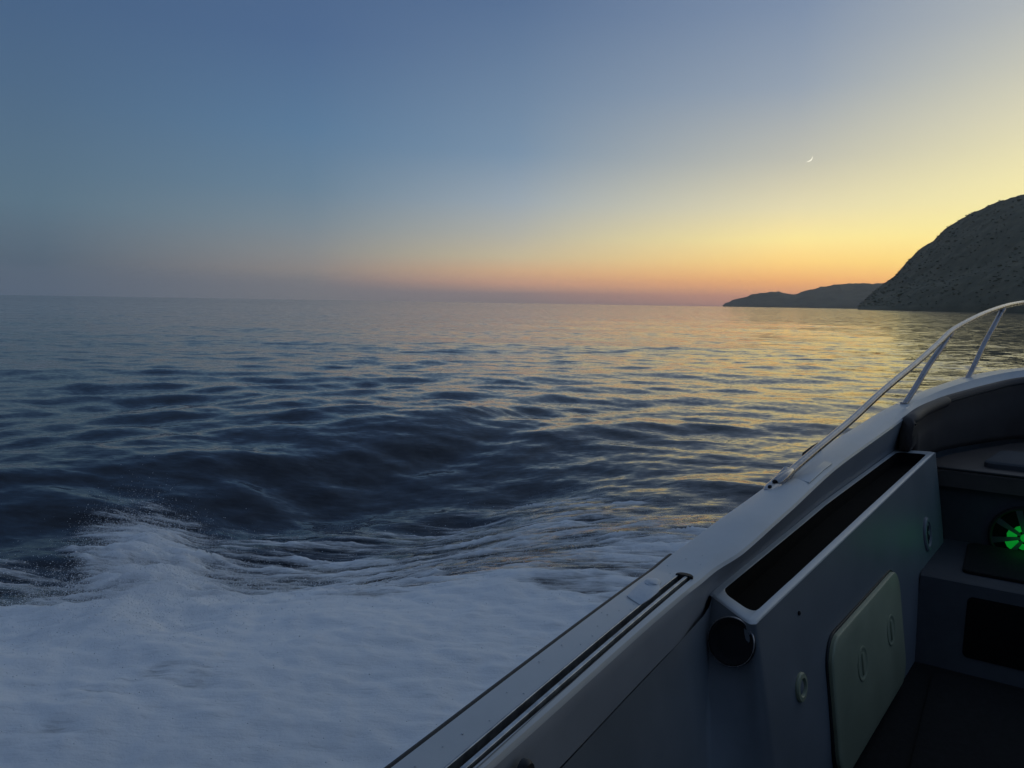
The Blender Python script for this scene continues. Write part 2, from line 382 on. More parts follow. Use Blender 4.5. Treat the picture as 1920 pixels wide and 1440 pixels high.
# ------------------------------------------------------------------ headlands
def headland(name, prof, r_shore, depth, m, seed, rough, nu, nv):
    """prof: (azimuth deg, ridge elevation deg); r_shore(az): distance of the waterline"""
    pa = np.array([p[0] for p in prof]); pe = np.array([p[1] for p in prof])
    az = np.linspace(pa[0], pa[-1], nu); e = np.interp(az, pa, pe)
    v = np.linspace(0, 1, nv); A, V = np.meshgrid(az, v, indexing='ij'); E = np.interp(A, pa, pe)
    r0 = r_shore(A); Rr = r0 + V*depth
    rid = .5                                       # ridge at half depth
    up = np.clip(V/rid, 0, 1); prof_ = np.where(V <= rid, up**.78, np.clip(1 - (V - rid)/(1 - rid), 0, 1)**.8)
    Hr = np.tan(np.radians(E))*(r0 + rid*depth) + CZ
    x = Rr*np.sin(np.radians(A)); y = Rr*np.cos(np.radians(A))
    n = fbm(x/rough*1.0 + seed, y/rough, 6, .55)
    gully = np.abs(fbm(x/(rough*.8) + seed*2, y/(rough*.8), 4, .5))
    fade = np.minimum(up, np.clip((1 - V)/(1-rid), 0, 1))
    z = Hr*prof_ + (n*.10 - gully*.22*np.sin(np.pi*np.clip(up, 0, 1))**.7)*Hr*np.clip(V*6, 0, 1)*np.where(V < rid, 1 - .85*up**4, .3)
    z += fbm(x/(rough*.05), y/(rough*.05), 3)*rough*.009*np.clip(V*20, 0, 1)
    z[:, 0] = -1; z[:, -1] = -1; z = np.maximum(z, -1)
    P = np.stack([x, y, z], -1)
    id_ = np.arange(nu*nv).reshape(nu, nv)
    F = np.stack([id_[:-1, :-1], id_[1:, :-1], id_[1:, 1:], id_[:-1, 1:]], -1).reshape(-1, 4)
    o = fast_mesh(name, P.reshape(-1, 3), F, m); o['kind'] = 'structure'
    return P
def rockmat(name, a, b_, sc):
    m = mat(name, a, .95); grime(m, a, b_, scale=sc, lo=.4, hi=.62); return m
mh = rockmat('scrubby_hillside', (.175, .158, .098), (.12, .113, .07), .05)
mh2 = rockmat('distant_hillside', (.10, .10, .08), (.06, .062, .05), .01)
near_prof = [(-9.37,.0),(-8.38,1.23),(-7.76,1.78),(-7.14,2.32),(-6.56,3.2),(-5.98,3.89),(-5.09,4.57),(-4.52,5.24),(-3.67,5.89),(-2.81,6.35),(-1.7,6.85),(-.32,7.16),(3,8.2),(8,9.0),(14,8.0),(22,8.8),(34,6.0),(46,3),(52,.0)]
PH = headland('headland', near_prof, lambda A: 900 - 260*sm(-9, 12, A), 520, mh, 3.1, 260, 900, 150)
far_prof = [(-18.43,.0),(-18.3,.2),(-17.69,.47),(-16.77,.72),(-16.34,.93),(-15.32,1.06),(-14.6,1.14),(-13.87,.92),(-13.51,.92),(-12.82,1.2),(-11.44,1.54),(-10.42,1.69),(-8.08,1.74),(-6,2.0),(2,2.2),(20,1.8),(30,0)]
headland('far_headland', far_prof, lambda A: 3900 + 0*A, 900, mh2, 8.4, 700, 700, 60)
# scrub and low trees over the near headland
blob = bmesh.new(); bmesh.ops.create_icosphere(blob, subdivisions=1, radius=1); bv = np.array([v.co for v in blob.verts]); bfc = np.array([[v.index for v in f.verts] for f in blob.faces]); blob.free()
nu, nv = PH.shape[:2]; ns = 5200
iu = (rng.random(ns)**1.25*(nu*.62)).astype(int); iv = (rng.random(ns)*nv*.52).astype(int) + 1
ctr = PH[iu, iv] + rng.normal(size=(ns, 3))*[1.2, 1.2, .1]
sc = rng.gamma(3, .4, ns)*.45 + .3
Vb = bv[None]*(1 + rng.normal(size=(ns, len(bv), 1))*.28)*sc[:, None, None]*[1.3, 1.3, .55] + ctr[:, None]
Fb = (bfc[None] + (np.arange(ns)*len(bv))[:, None, None]).reshape(-1, 3)
ok = ctr[:, 2] > 3
msc = mat('scrub_leaves', (.13, .13, .075), .9)
so = fast_mesh('scrub', Vb.reshape(-1, 3), Fb[np.repeat(ok, len(bfc))], msc, False); so['kind'] = 'stuff'

# ------------------------------------------------------------------ crescent moon
moon_el, moon_az, MD = 10.28, -13.11, 9500.0
mdir = Vector((math.sin(R(moon_az))*math.cos(R(moon_el)), math.cos(R(moon_az))*math.cos(R(moon_el)), math.sin(R(moon_el))))
mr_ = MD*math.tan(R(.255)); mpos = Vector((0, 0, CZ)) + mdir*MD
tocam = -mdir; right = mdir.cross(Vector((0, 0, 1))).normalized(); upv = right.cross(mdir)
sund = (right*.66 - upv*.75).normalized(); pole = tocam.cross(sund).normalized()
mm = mat('moonlight', (0, 0, 0), 1); mb = mm.node_tree.nodes['Principled BSDF']
mb.inputs['Emission Color'].default_value = (1, .96, .80, 1); mb.inputs['Emission Strength'].default_value = 1.25
secs = []
for i in range(19):
    lat = R(-68 + 136*i/18)
    secs.append([mpos + (pole*math.sin(lat) + (sund*math.cos(lo_) + tocam*math.sin(lo_))*math.cos(lat))*mr_ for lo_ in [R(-6 + 46*j/8) for j in range(9)]])
mo = loft('moon', secs, mm); mo['kind'] = 'structure'; mo['label'] = 'thin bright crescent moon in the yellow dusk sky above the headland'

# ------------------------------------------------------------------ haze
hz = box('haze', -7300, 7300, -7300, 7300, -1.6, 235, None, None, bev=.001)
hm = bpy.data.materials.new('haze'); hm.use_nodes = True; hm.node_tree.nodes.clear()
pv = hm.node_tree.nodes.new('ShaderNodeVolumePrincipled'); pv.inputs['Color'].default_value = (.86, .88, .9, 1); pv.inputs['Density'].default_value = HAZE; pv.inputs['Anisotropy'].default_value = .6
ho = hm.node_tree.nodes.new('ShaderNodeOutputMaterial'); hm.node_tree.links.new(pv.outputs[0], ho.inputs['Volume'])
hz.data.materials.append(hm); hz['kind'] = 'stuff'
#BOAT
# ------------------------------------------------------------------ the boat
M = {}
M['gel'] = grime(mat('white_gelcoat', rough=.32), (.60, .61, .61), (.52, .53, .53), 5, .12, 500, .3, .7, (.25, .45))
M['liner'] = grime(mat('shade_dark_liner', rough=.45), (.20, .215, .235), (.16, .175, .19), 4, .15, 400, .3, .7, (.35, .55))  # pale moulding darkened: cockpit shade is put into the colour
M['steel'] = grime(mat('stainless_steel', metal=1), (.50, .47, .46), (.32, .30, .30), 14, .0, 1, .3, .7, (.18, .38))
M['inner'] = grime(mat('deep_shade_moulding', rough=.6), (.060, .064, .072), (.042, .045, .05), 5, .3, 300, .3, .7)  # darker again: deep shade on riser and step painted into the colour
M['alu'] = grime(mat('track_aluminium', metal=.9), (.55, .57, .58), (.30, .31, .32), 30, .1, 300, .35, .65, (.3, .5))
M['rubber'] = mat('black_rubber', (.012, .013, .016), .55)
M['black'] = grime(mat('near_black'), (.0035, .0035, .004), (.002, .002, .002), 20, .6, 260, .3, .7, (.8, .95)); M['black'].node_tree.nodes['Principled BSDF'].inputs['Specular IOR Level'].default_value = .15
M['vinyl'] = grime(mat('brown_vinyl', rough=.55), (.088, .070, .062), (.060, .047, .041), 7, .5, 260, .3, .7, (.5, .7))
M['mat'] = grime(mat('black_deck_mat', rough=.9), (.012, .012, .013), (.006, .006, .006), 60, .8, 400, .3, .7)
M['hatch'] = grime(mat('cream_hatch_plastic', rough=.45), (.34, .36, .24), (.27, .29, .19), 6, .15, 300, .3, .7, (.4, .6))
M['grime'] = grime(mat('track_dirt', rough=.8), (.10, .09, .08), (.015, .015, .016), 60, .8, 300, .45, .6)
M['patch'] = grime(mat('repair_tape', rough=.5), (.66, .69, .72), (.56, .59, .62), 30, .6, 120, .3, .7)
M['grey'] = mat('grey_fabric', (.05, .053, .06), .85)
M['dark'] = mat('dark_plastic', (.018, .017, .019), .65)
for k_ in ('mat', 'inner', 'dark'): M[k_].node_tree.nodes['Principled BSDF'].inputs['Specular IOR Level'].default_value = .2

boat = bpy.data.objects.new('motorboat', None); COL.objects.link(boat); boat.location = (0, 0, 0)
boat['label'] = 'white open motorboat with steel bow rail and brown bow cushions, seen from its cockpit'
boat['category'] = 'boat'

def sec_dir(i):
    n = (OUT[i] - INN[i]); n[2] = 0; return n/np.linalg.norm(n)
# --- hull skin
hs = []
for i in range(NS):
    O = OUT[i]; n = sec_dir(i); tip = float(sm(4.2, 5.72, O[1]))
    def q(d, z): p = O - n*d; return (p[0], p[1], z)
    hs.append([q(.002, O[2]-.05), q(.03, O[2]-.25), q(.10 + .10*tip, .25), q(.17 + .35*tip, 0), q(.30 + .55*tip, -.22), (CX, min(O[1], 5.0)*.98 - .1, -.42)])
loft('hull', hs, M['gel'], boat, auto=60)
# transom
tv = [hs[0][k] for k in range(6)] + [hs[-1][k] for k in range(4, -1, -1)]
mesh('transom', tv, [list(range(len(tv)))], M['gel'], boat, False)
# --- gunwale moulding; a channel is left open for the track (aft of y=1.70)
def gsec(i, ch=None):
    O = OUT[i]; I = INN[i]; n = sec_dir(i); z = O[2]; zi = I[2]; w = np.linalg.norm((O - I)[:2])
    P = lambda base, d, zz: (base[0] - n[0]*d, base[1] - n[1]*d, zz)
    s = [P(O, -.002, z-.055), P(O, -.004, z-.02), P(O, .000, z-.008), P(O, .006, z-.002), P(O, .016, z)]
    if ch is None: ch = O[1] < 1.705 and O[0] < CX
    if ch:
        s += [P(O, .069, z+.001), P(O, .070, z+.001), P(O, .0702, z-.020), P(O, .1060, z-.020), P(O, .1062, z-.001), P(O, .1070, z-.001)]
    else:
        bl = float(sm(1.70, 2.2, O[1])) if O[0] < CX else 1.0
        for k, dd in zip((.2, .35, .5, .62, .74, .84), (.069, .070, .0702, .1060, .1062, .1070)):
            s.append(P(O, (.016 + (w-.034)*k)*bl + dd*(1-bl), z + .001 + bl*.004*math.sin(math.pi*k)))
    s += [P(I, -.016, zi-.001), P(I, -.006, zi-.004), P(I, -.001, zi-.012)]
    Y = I[1]
    if I[0] < CX:   # inner face: tucks under towards the locker, short lip aft
        fz = np.interp(Y, [1.60, 1.76, 3.75, 4.0], [.652, .664, .76, .76]); fx_ = np.interp(Y, [-3, .99, 1.55, 1.76, 3.75, 4.2, 5.3], [.02, .014, .010, -.008, -.018, .01, .01])
        if 1.6 < Y < 3.95:
            hx = float(np.interp(Y, [1.6, 1.75, 2.487, 2.755, 3.79, 3.95], [-.60, -.602, -.548, -.53, -.425, -.40])); blend = float(sm(1.72, 1.80, Y)); fx_ = fx_*(1-blend) + (hx - I[0])*blend - .002
        s += [P(I, fx_*.3, zi - (zi-fz)*.35), P(I, fx_*.8, zi - (zi-fz)*.8), P(I, fx_, fz), P(I, fx_ - (.03 if Y < 1.5 else 0.004), fz-.014), P(I, fx_ - (.035 if Y < 1.5 else 0.006), fz-.05)]
    else:
        s += [P(I, .005, zi-.05), P(I, .01, zi-.08), P(I, .012, zi-.1), P(I, -.01, zi-.12), P(I, -.015, zi-.15)]
    return s
kk = [i for i in range(NS) if OUT[i][1] < 1.705 and OUT[i][0] < CX]
gs = []
for i in range(NS):
    gs.append(gsec(i))
    if i == kk[-1]: gs.append(gsec(i, False))
gw = loft('gunwale', gs, M['gel'], boat, auto=28)
M['face'] = grime(mat('shaded_inner_face', rough=.45), (.33, .34, .36), (.27, .28, .30), 4, .15, 400, .3, .7, (.35, .55))
gw.data.materials.append(M['face']); nj = len(gs[0]) - 1      # inner face gets a darker copy: its shade is put into the colour
for p in gw.data.polygons:
    if p.index % nj >= 13: p.material_index = 1
# --- rub rail
def off(i, d, dz): n = sec_dir(i); p = OUT[i] - n*d; return (p[0], p[1], OUT[i][2] + dz)
pr = [i for i in range(NS) if OUT[i][1] < 1.95 or OUT[i][0] > CX]
tube('rub_rail', [off(i, -.006, -.016) for i in range(0, max(kk)+6)], .0075, M['rubber'], boat, 8)
tube('rub_rail', [off(i, .004, -.05) for i in range(max(kk)+5, NS)], .010, M['rubber'], boat, 8)

# --- canopy track set in the channel
trk = bpy.data.objects.new('canopy_track', None)
def tr(i, d, dz): n = sec_dir(i); p = OUT[i] - n*d; return (p[0], p[1], OUT[i][2] + dz)
ki = kk[2:]
def strip(name, d0, d1, z0, z1, m, par, ends=None):
    ids = ends or ki
    return loft(name, [[tr(i, d0, z0), tr(i, d0, z1-.0008), tr(i, d0+.0008, z1), tr(i, d1-.0008, z1), tr(i, d1, z1-.0008), tr(i, d1, z0)] for i in ids], m, par, closed=True, caps=True)
base = strip('canopy_track', .0705, .1058, -.0195, -.0165, M['grime'], boat)
strip('track_lip', .0710, .0745, -.0165, .0025, M['alu'], base)
strip('track_lip', .0905, .0985, -.0165, .0035, M['alu'], base)
strip('track_seal', .0990, .1050, -.0165, -.006, M['rubber'], base)
iE = ki[-1]; tip = Vector(tr(iE, .089, 0)); td = (Vector(tr(iE, .089, 0)) - Vector(tr(iE-6, .089, 0))).normalized()
F_ = frame(tip + td*.004, (0, 0, 1), up=td)    # u = across, v = along-ish
ang = []
for k in range(13):
    a = R(-100 + 200*k/12); ang.append((.0215*math.sin(a), .017*math.cos(a) + .002))
X3 = td.cross(Vector((0, 0, 1)))
Fc = lambda u, v, w=0: tip + X3*u + td*v + Vector((0, 0, w))
slab('end_cap', ang, Fc, .0055, M['dark'], base, .0025, -.018)
sc1 = lathe('screw', Fc(-.004, -.024, -.014), (0, 0, 1), [(.0045, 0), (.0045, .0015), (.003, .0025), (.0018, .0024), (.001, .001)], M['alu'], base, 14)
# grit and water drops caught in the track
gb = bmesh.new()
for k in range(340):
    i = random.choice(ki); p = Vector(tr(i, random.uniform(.076, .0895), -.0158)) + td*random.uniform(-.01, .01)
    bmesh.ops.create_icosphere(gb, subdivisions=1, radius=random.uniform(.0006, .0021), matrix=Matrix.Translation(p))
g_ = from_bm('grit', gb, M['alu'], base); g_['kind'] = 'stuff'

# --- torn tape on the gunwale
zt = .7515
poly = [(-.681,1.482),(-.635,1.453),(-.632,1.50),(-.633,1.545),(-.640,1.575),(-.648,1.588),(-.652,1.606),(-.664,1.617),(-.676,1.612),(-.688,1.616),(-.690,1.575),(-.686,1.53)]
slab('tape_patch', poly, lambda u, v, w=0: Vector((u, v, zt + w)), .0022, M['patch'], boat, .0015)
cb = bmesh.new(); bmesh.ops.create_icosphere(cb, subdivisions=3, radius=1)
for v in cb.verts:
    p = v.co.copy(); nn = 1 + .25*float(gnoise(np.array([p.x*2.1+3]), np.array([p.y*2.1+p.z]))[0])
    v.co = Vector((-.668 + p.x*.017*nn, 1.592 + p.y*.024*nn, .7535 + max(p.z, -.3)*.006*nn))
from_bm('tape_fold', cb, M['patch'], boat)
# --- lifting panel and nub on the foredeck gunwale
gp = [(-.590,2.56),(-.528,2.53),(-.520,2.70),(-.512,2.80),(-.575,2.83),(-.585,2.70)]
slab('deck_panel', gp, lambda u, v, w=0: Vector((u, v, sheer(v) + .0015 + w)), .0042, M['gel'], boat, .002)
slab('deck_chock', [(-.628,2.86),(-.612,2.85),(-.598,3.03),(-.612,3.045),(-.622,2.99)], lambda u, v, w=0: Vector((u, v, sheer(v) - .002 + w)), .016, M['dark'], boat, .006)

# --- side locker ledge with a long black pocket
def Hs(s): Y = 1.80 + s*(3.79-1.80); return np.array([np.interp(Y, [1.75,2.487,2.755,3.79], [-.602,-.548,-.53,-.425]), Y, np.interp(Y, [1.6,3.8], [.668,.762])])
def Es(s): Y = 1.683 + s*(3.83-1.683); return np.array([-.457 + .0870*(Y-1.66), Y, np.interp(Y, [1.6,3.8], [.668,.762])])
def LP(s, w, dz=0):
    p = Hs(s)*(1-w) + Es(s)*w; return (p[0], p[1], p[2] + dz)
LN = 2.2; LW = .13
hole = rrect(.022*LN, .115*LW, .972*LN, .86*LW, .030, 8)
cx0, cy0 = LN*.53, LW*.48
outer = []
for u, v in hole:   # project radially in the stretched rectangle
    du, dv_ = (u - cx0)/LN, (v - cy0)/LW
    k = min(((1.0 if du > 0 else 0.0) - .53)/du if abs(du) > 1e-9 else 9e9, ((1.0 if dv_ > 0 else 0.0) - .48)/dv_ if abs(dv_) > 1e-9 else 9e9)
    outer.append((.53 + du*k, .48 + dv_*k))
hole_n = [(u/LN, v/LW) for u, v in hole]
# round the aft inboard corner of the ledge
def rc(s, w):
    s_r, w_r = .011, .20
    if s < s_r and w > 1 - w_r:
        a, b2 = (s_r - s)/s_r, (w - 1 + w_r)/w_r; m_ = math.hypot(a, b2)
        if m_ > 1: a, b2 = a/m_, b2/m_
        return s_r - a*s_r, 1 - w_r + b2*w_r
    return s, w
# densify: the corner points matter
N2 = 240
def resample(loop, n, close=True):
    P = np.array(loop + [loop[0]]); sc2 = P*[LN, LW*4]; d = np.r_[0, np.cumsum(np.linalg.norm(np.diff(sc2, axis=0), axis=1))]
    tt = np.linspace(0, d[-1], n, endpoint=False); return [(np.interp(x, d, P[:, 0]), np.interp(x, d, P[:, 1])) for x in tt]
hn = resample(hole_n, N2)
on = []
for s_, w_ in hn:
    du, dv_ = s_ - .53, w_ - .48
    k = min(((1.0 if du > 0 else 0.0) - .53)/du if abs(du) > 1e-9 else 9e9, ((1.0 if dv_ > 0 else 0.0) - .48)/dv_ if abs(dv_) > 1e-9 else 9e9)
    on.append((.53 + du*k, .48 + dv_*k))
# snap nearest samples onto the four corners
for cs, cw in ((0,0),(0,1),(1,0),(1,1)):
    j = min(range(N2), key=lambda j: ((on[j][0]-cs)*LN)**2 + ((on[j][1]-cw)*LW)**2); on[j] = (cs, cw)
on = [rc(*p) for p in on]
mix = lambda a, b2, f: [(x0*(1-f)+x1*f, y0*(1-f)+y1*f) for (x0, y0), (x1, y1) in zip(a, b2)]
edge_in = mix(on, hn, .10)
ledge = loft('side_locker', [[LP(s, w, -.006) for s, w in on], [LP(s, w, -.0015) for s, w in mix(on, hn, .04)], [LP(s, w, 0) for s, w in edge_in],
             [LP(s, w, 0) for s, w in mix(on, hn, .93)], [LP(s, w, -.0025) for s, w in hn]], M['gel'], boat, closed=True, auto=50)
loft('locker_pocket', [[LP(s, w, -.0025) for s, w in hn], [LP(s, w, -.03) for s, w in mix(hn, [(.53, .48)]*N2, .02)], [LP(s, w, -.052) for s, w in mix(hn, [(.53, .48)]*N2, .05)]], M['black'], ledge, closed=True, auto=60)
bot = [LP(s, w, -.052) for s, w in mix(hn, [(.53, .48)]*N2, .05)]
mesh('pocket_floor', bot, [list(range(N2))], M['black'], ledge, False)

# --- inner wall (liner): aft part under the lip, rounded corner, then the locker side
FLZ = .05
wt = [(-.47,-3.2,.65),(-.50,-1.5,.65),(-.535,0,.65),(-.556,.8,.65),(-.568,1.2,.65),(-.574,1.50,.652),(-.577,1.70,.658)]
def wbot(Y): return float(np.interp(Y, [-3.2, 0, .8, 1.25, 1.45, 1.72, 3.83], [-.40, -.45, -.470, -.440, -.405, -.364, -.177]))
wp = [(p[0], p[1], p[2], p[1]*(1.28/1.70) if p[1] > 0 else p[1]) for p in catmull(wt, 60)]
wp += [(-.583, 1.755, .660, 1.33)]
face = [LP(*rc(0.0, w)) for w in np.linspace(.05, 1, 20)]
wp += [(p[0]+.001, p[1], p[2]-.006, 1.36 + .34*k/19) for k, p in enumerate(face)]
wp += [(lambda p: (p[0]+.0005, p[1], p[2]-.006, 1.70 + .012*(n_+1)))(LP(*rc(s, 1.0))) for n_, s in enumerate((.004, .008, .011, .016, .025))]
wp += [(-.457 + .0870*(Y-1.66) + .0005, Y, float(np.interp(Y, [1.6,3.8], [.668,.762])) - .0058, max(Y, 1.765 + (Y-1.76)*.9)) for Y in np.linspace(1.78, 3.83, 60)]
ws = []
for x, y, z, yb in wp:
    row = []; xb = wbot(yb)
    for k in range(13):
        f = k/12; row.append((x + (xb - x)*f**1.05 + .008*math.sin(math.pi*f), y + (yb - y)*f**.85, z + (FLZ - z)*f))
    ws.append(row)
jv = 61 + 10; vp = Vector(ws[jv][1]).lerp(Vector(ws[jv][2]), .15); vn = (Vector(ws[jv+3][2]) - Vector(ws[jv-3][2])).cross(Vector(ws[jv][3]) - Vector(ws[jv][1])).normalized()
if vn.y > 0: vn = -vn
ws.append([(p[0]-.004, p[1]+.006, p[2]) for p in ws[-1]]); ws.append([(p[0]-.16, p[1]+.008, p[2]) for p in ws[-1]])
loft('cockpit_wall', ws, M['liner'], boat, auto=60)
def wallx(Y, z): f = (.668 + .043*(Y-1.6) - z)/(.668 + .043*(Y-1.6) - FLZ); return -.457 + .0870*(Y-1.66) + .086*max(f, 0)**1.05 + .008*math.sin(math.pi*f)
# starboard liner, floor
st = [(2*CX - x, y, z) for x, y, z in [(-.47,-3.2,.62),(-.535,0,.62),(-.55,1.4,.62),(-.45,2.5,.68),(-.33,3.83,.75)]]
loft('starboard_wall', [[(x + .03, y, z + .1), (x, y, z), (x - .08, y, FLZ)] for x, y, z in catmull(st, 40)], M['liner'], boat)
box('cockpit_floor', -.62, 2*CX+.62, -3.2, 3.9, FLZ-.06, FLZ, M['mat'], boat, .004)

wn = Vector((1, -.087, .139)).normalized()
def wallF(Y, z, push=.0):
    p = Vector((wallx(Y, z), Y, z)); return frame(p + wn*push, wn)
# round deep cup speaker on the rounded corner
cn = vn; cc = vp + vn*.012
cup = lathe('round_vent', cc - cn*.01, cn, [(.056, -.02), (.056, .012), (.053, .017), (.048, .016), (.044, .012), (.036, .0105), (.02, .010)], M['dark'], boat, 40)
lathe('vent_rim', cc + cn*.005, cn, [(.0575, 0), (.0575, .002), (.0565, .0035), (.055, .0035), (.0545, .001)], M['steel'], cup, 40, caps=False)
# pull knob
F1 = wallF(1.925, .435)
kb = lathe('drain_fitting', F1(0, 0, 0), wn, [(.037, -.002), (.037, .004), (.034, .008), (.024, .009), (.021, .004), (.019, -.002), (.005, -.003)], M['hatch'], boat, 32)
lathe('fitting_core', F1(0, 0, -.001), wn, [(.018, 0), (.018, .004), (.014, .006), (.004, .0062)], M['liner'], kb, 24)
# big hatch lid and its latches
FH = wallF(2.53, .28, .001)
def toF(Y, z):  # (u,v) in the hatch frame
    p = Vector((wallx(Y, z), Y, z)); o = FH(0, 0, 0); ex = FH(1, 0, 0) - o; ey = FH(0, 1, 0) - o; d = p - o; return d.dot(ex), d.dot(ey)
c4 = [toF(2.13, .085), toF(2.13, .478), toF(2.93, .478), toF(2.93, .085)]
us = [c[0] for c in c4]; vs = [c[1] for c in c4]
slab('hatch_gasket', rrect(min(us)-.007, min(vs)-.007, max(us)+.007, max(vs)+.007, .085, 8), FH, .006, M['rubber'], boat, .003, -.02)
hat = slab('access_hatch', rrect(min(us), min(vs), max(us), max(vs), .08, 8), FH, .020, M['hatch'], boat, .008, -.015)
for Y, z in ((2.40, .325), (2.755, .31)):
    u, v = toF(Y, z)
    lathe('latch', FH(u, v, .0185), wn, [(.052, 0), (.052, .0035), (.048, .005), (.044, .004), (.038, .001), (.01, .0005)], M['hatch'], hat, 32)
    slab('latch_grip', rrect(-.008+u, -.034+v, .008+u, .034+v, .006, 4), lambda a, c, w=0: FH(a, c, .0185 + w), .006, M['hatch'], hat, .002)
# deck-wash fitting near the fore end of the wall
F2 = wallF(3.50, .465)
df = lathe('hose_fitting', F2(0, 0, 0), wn, [(.062, -.002), (.062, .006), (.057, .011), (.046, .012), (.043, .006), (.02, .004)], M['liner'], boat, 32, 1.15)
for a, b2, rr_ in ((.012, .022, .013), (-.014, .004, .015), (.012, -.016, .014), (-.010, -.030, .012)):
    lathe('socket', F2(a, b2, .0035), wn, [(rr_, 0), (rr_, .0035), (rr_*.8, .005), (rr_*.7, .001)], M['rubber'], df, 16)
for a, b2 in ((0, .060), (0, -.060)): lathe('screw', F2(a, b2, .009), wn, [(.005, 0), (.005, .002), (.003, .003)], M['alu'], df, 12)
lathe('snap_stud', wallF(1.97, .61)(0, 0, 0), wn, [(.006, 0), (.006, .003), (.003, .005)], M['dark'], boat, 12)
lathe('snap_stud', Vector((-.5585, .872, .715)), (1, 0, .1), [(.016, 0), (.016, .008), (.012, .014), (.004, .015)], M['rubber'], boat, 16)

# --- bow: seat box, cushions, step, floor mat
Yb = 3.90
box('seat_riser', -.44, 2*CX+.44, Yb, Yb+.05, FLZ, .605, M['inner'], boat, .012)
box('seat_base', -.42, 2*CX+.42, Yb+.051, 5.25, .30, .598, M['liner'], boat, .01)
# U-shaped brown seat cushion
inn = [i for i in range(NS) if INN[i][1] > 3.93]
pts = [(INN[i][0], INN[i][1]) for i in inn]
ctr_ = Vector((CX, 3.98))
out_ = [(x + (ctr_.x-x)*.03, y - .02) for x, y in pts]
ol = [(out_[0][0], Yb-.03)] + out_ + [(out_[-1][0], Yb-.03)]
slab('seat_cushion', ol, lambda u, v, w=0: Vector((u, v, .602 + w)), .085, M['vinyl'], boat, .03)
# backrest: padded wall following the inside of the bow
bs = []
ib = [i for i in range(NS) if INN[i][1] > 3.70]
for i in ib:
    I = INN[i]; n = sec_dir(i); z = I[2]; zl = .70 if I[1] > 3.84 else .766
    P = lambda d, zz: (I[0] - n[0]*d, I[1] - n[1]*d, zz)
    bs.append([P(-.012, z-.012), P(.002, z+.002), P(.018, z+.006), P(.040, z-.002), P(.050, z-.022), P(.049, z-.05), P(.044, z-.075), P(.047, z-.11), P(.050, (z+zl)/2), P(.046, zl+.03), P(.03, zl), P(-.012, zl)])
first = bs[0]; c0 = np.mean(np.array(first), axis=0)
bs = [[tuple(c0 + (np.array(p)-c0)*.86 - np.array([0, .010, 0])) for p in first]] + bs
loft('backrest', bs, M['vinyl'], boat, closed=True, caps=True, auto=75)
tube('bolster', catmull([(INN[i][0] + .028, INN[i][1] - .012, INN[i][2] - .014) for i in ib[0:22:3]], 26), [.012, .024] + [.026]*22 + [.022, .010], M['vinyl'], boat, 16)
cu = slab('loose_cushion', rrect(-.06, 3.99, .38, 4.38, .05), lambda u, v, w=0: Vector((u + (v-4.2)*.15, v, .687 + w)), .030, M['grey'], None, .015)
cu['label'] = 'flat grey cushion lying loose on the brown bow seat at the right edge'; cu['category'] = 'cushion'
tube('piping', [(x, y - .002, .684) for x, y in [(out_[0][0], Yb-.032), (CX, Yb-.032), (out_[-1][0], Yb-.032)]], .006, M['dark'], boat, 8)
tube('piping', [(I[0] - sec_dir(i)[0]*.050, I[1] - sec_dir(i)[1]*.050, I[2] - .028) for i, I in [(i, INN[i]) for i in ib]], .005, M['dark'], boat, 8)
# salt spots and spray beads on the gunwale
db = bmesh.new()
for k in range(110):
    i = random.choice([i for i in range(NS) if .4 < OUT[i][1] < 4.2 and OUT[i][0] < CX]); n_ = sec_dir(i); w_ = float(np.linalg.norm((OUT[i]-INN[i])[:2]))
    p = Vector(OUT[i] - n_*random.uniform(.02, min(w_-.02, .066 if OUT[i][1] < 1.75 else 9))) + Vector((0, random.uniform(-.02, .02), .0015))
    rr_ = random.uniform(.0008, .0024); bmesh.ops.create_icosphere(db, subdivisions=1, radius=rr_, matrix=Matrix.Translation(p) @ Matrix.Diagonal((1, 1, .45, 1)))
M['drop'] = mat('water_bead', (.6, .63, .66), .08)
dr_ = from_bm('water_beads', db, M['drop'], boat); dr_['kind'] = 'stuff'
# step in front of the seat
sx0, sx1 = -.25, 2*CX+.25
stp = loft('bow_step', [[(x, 3.16, FLZ), (x, 3.30, .335), (x, 3.305, .347), (x, 3.318, .352), (x, 3.91, .352)] for x in (sx0, -.1, .5, sx1)], M['inner'], boat)
slab('step_mat', rrect(-.115, 3.42, sx1-.12, 3.86, .03), lambda u, v, w=0: Vector((u, v, .353 + w)), .012, M['mat'], stp, .004)
sn = Vector((0, -.899, .438)); 
Fs = lambda u, v, w=0: Vector((u, 3.16, FLZ)) + Vector((0, .14, .285)).normalized()*v + sn*w
slab('dark_recess_plate', rrect(-.085, .06, sx1-.1, .285, .02), Fs, .004, M['black'], stp, .002)  # flat black plate painted in for the dark inside of a recess
fm = slab('floor_mat', rrect(-.17, .2, 1.4, 3.10, .06), lambda u, v, w=0: Vector((u, v, FLZ + .001 + w)), .010, M['mat'], None, .003)
fm['label'] = 'black mat covering the cockpit floor below the cream hatch'; fm['category'] = 'mat'

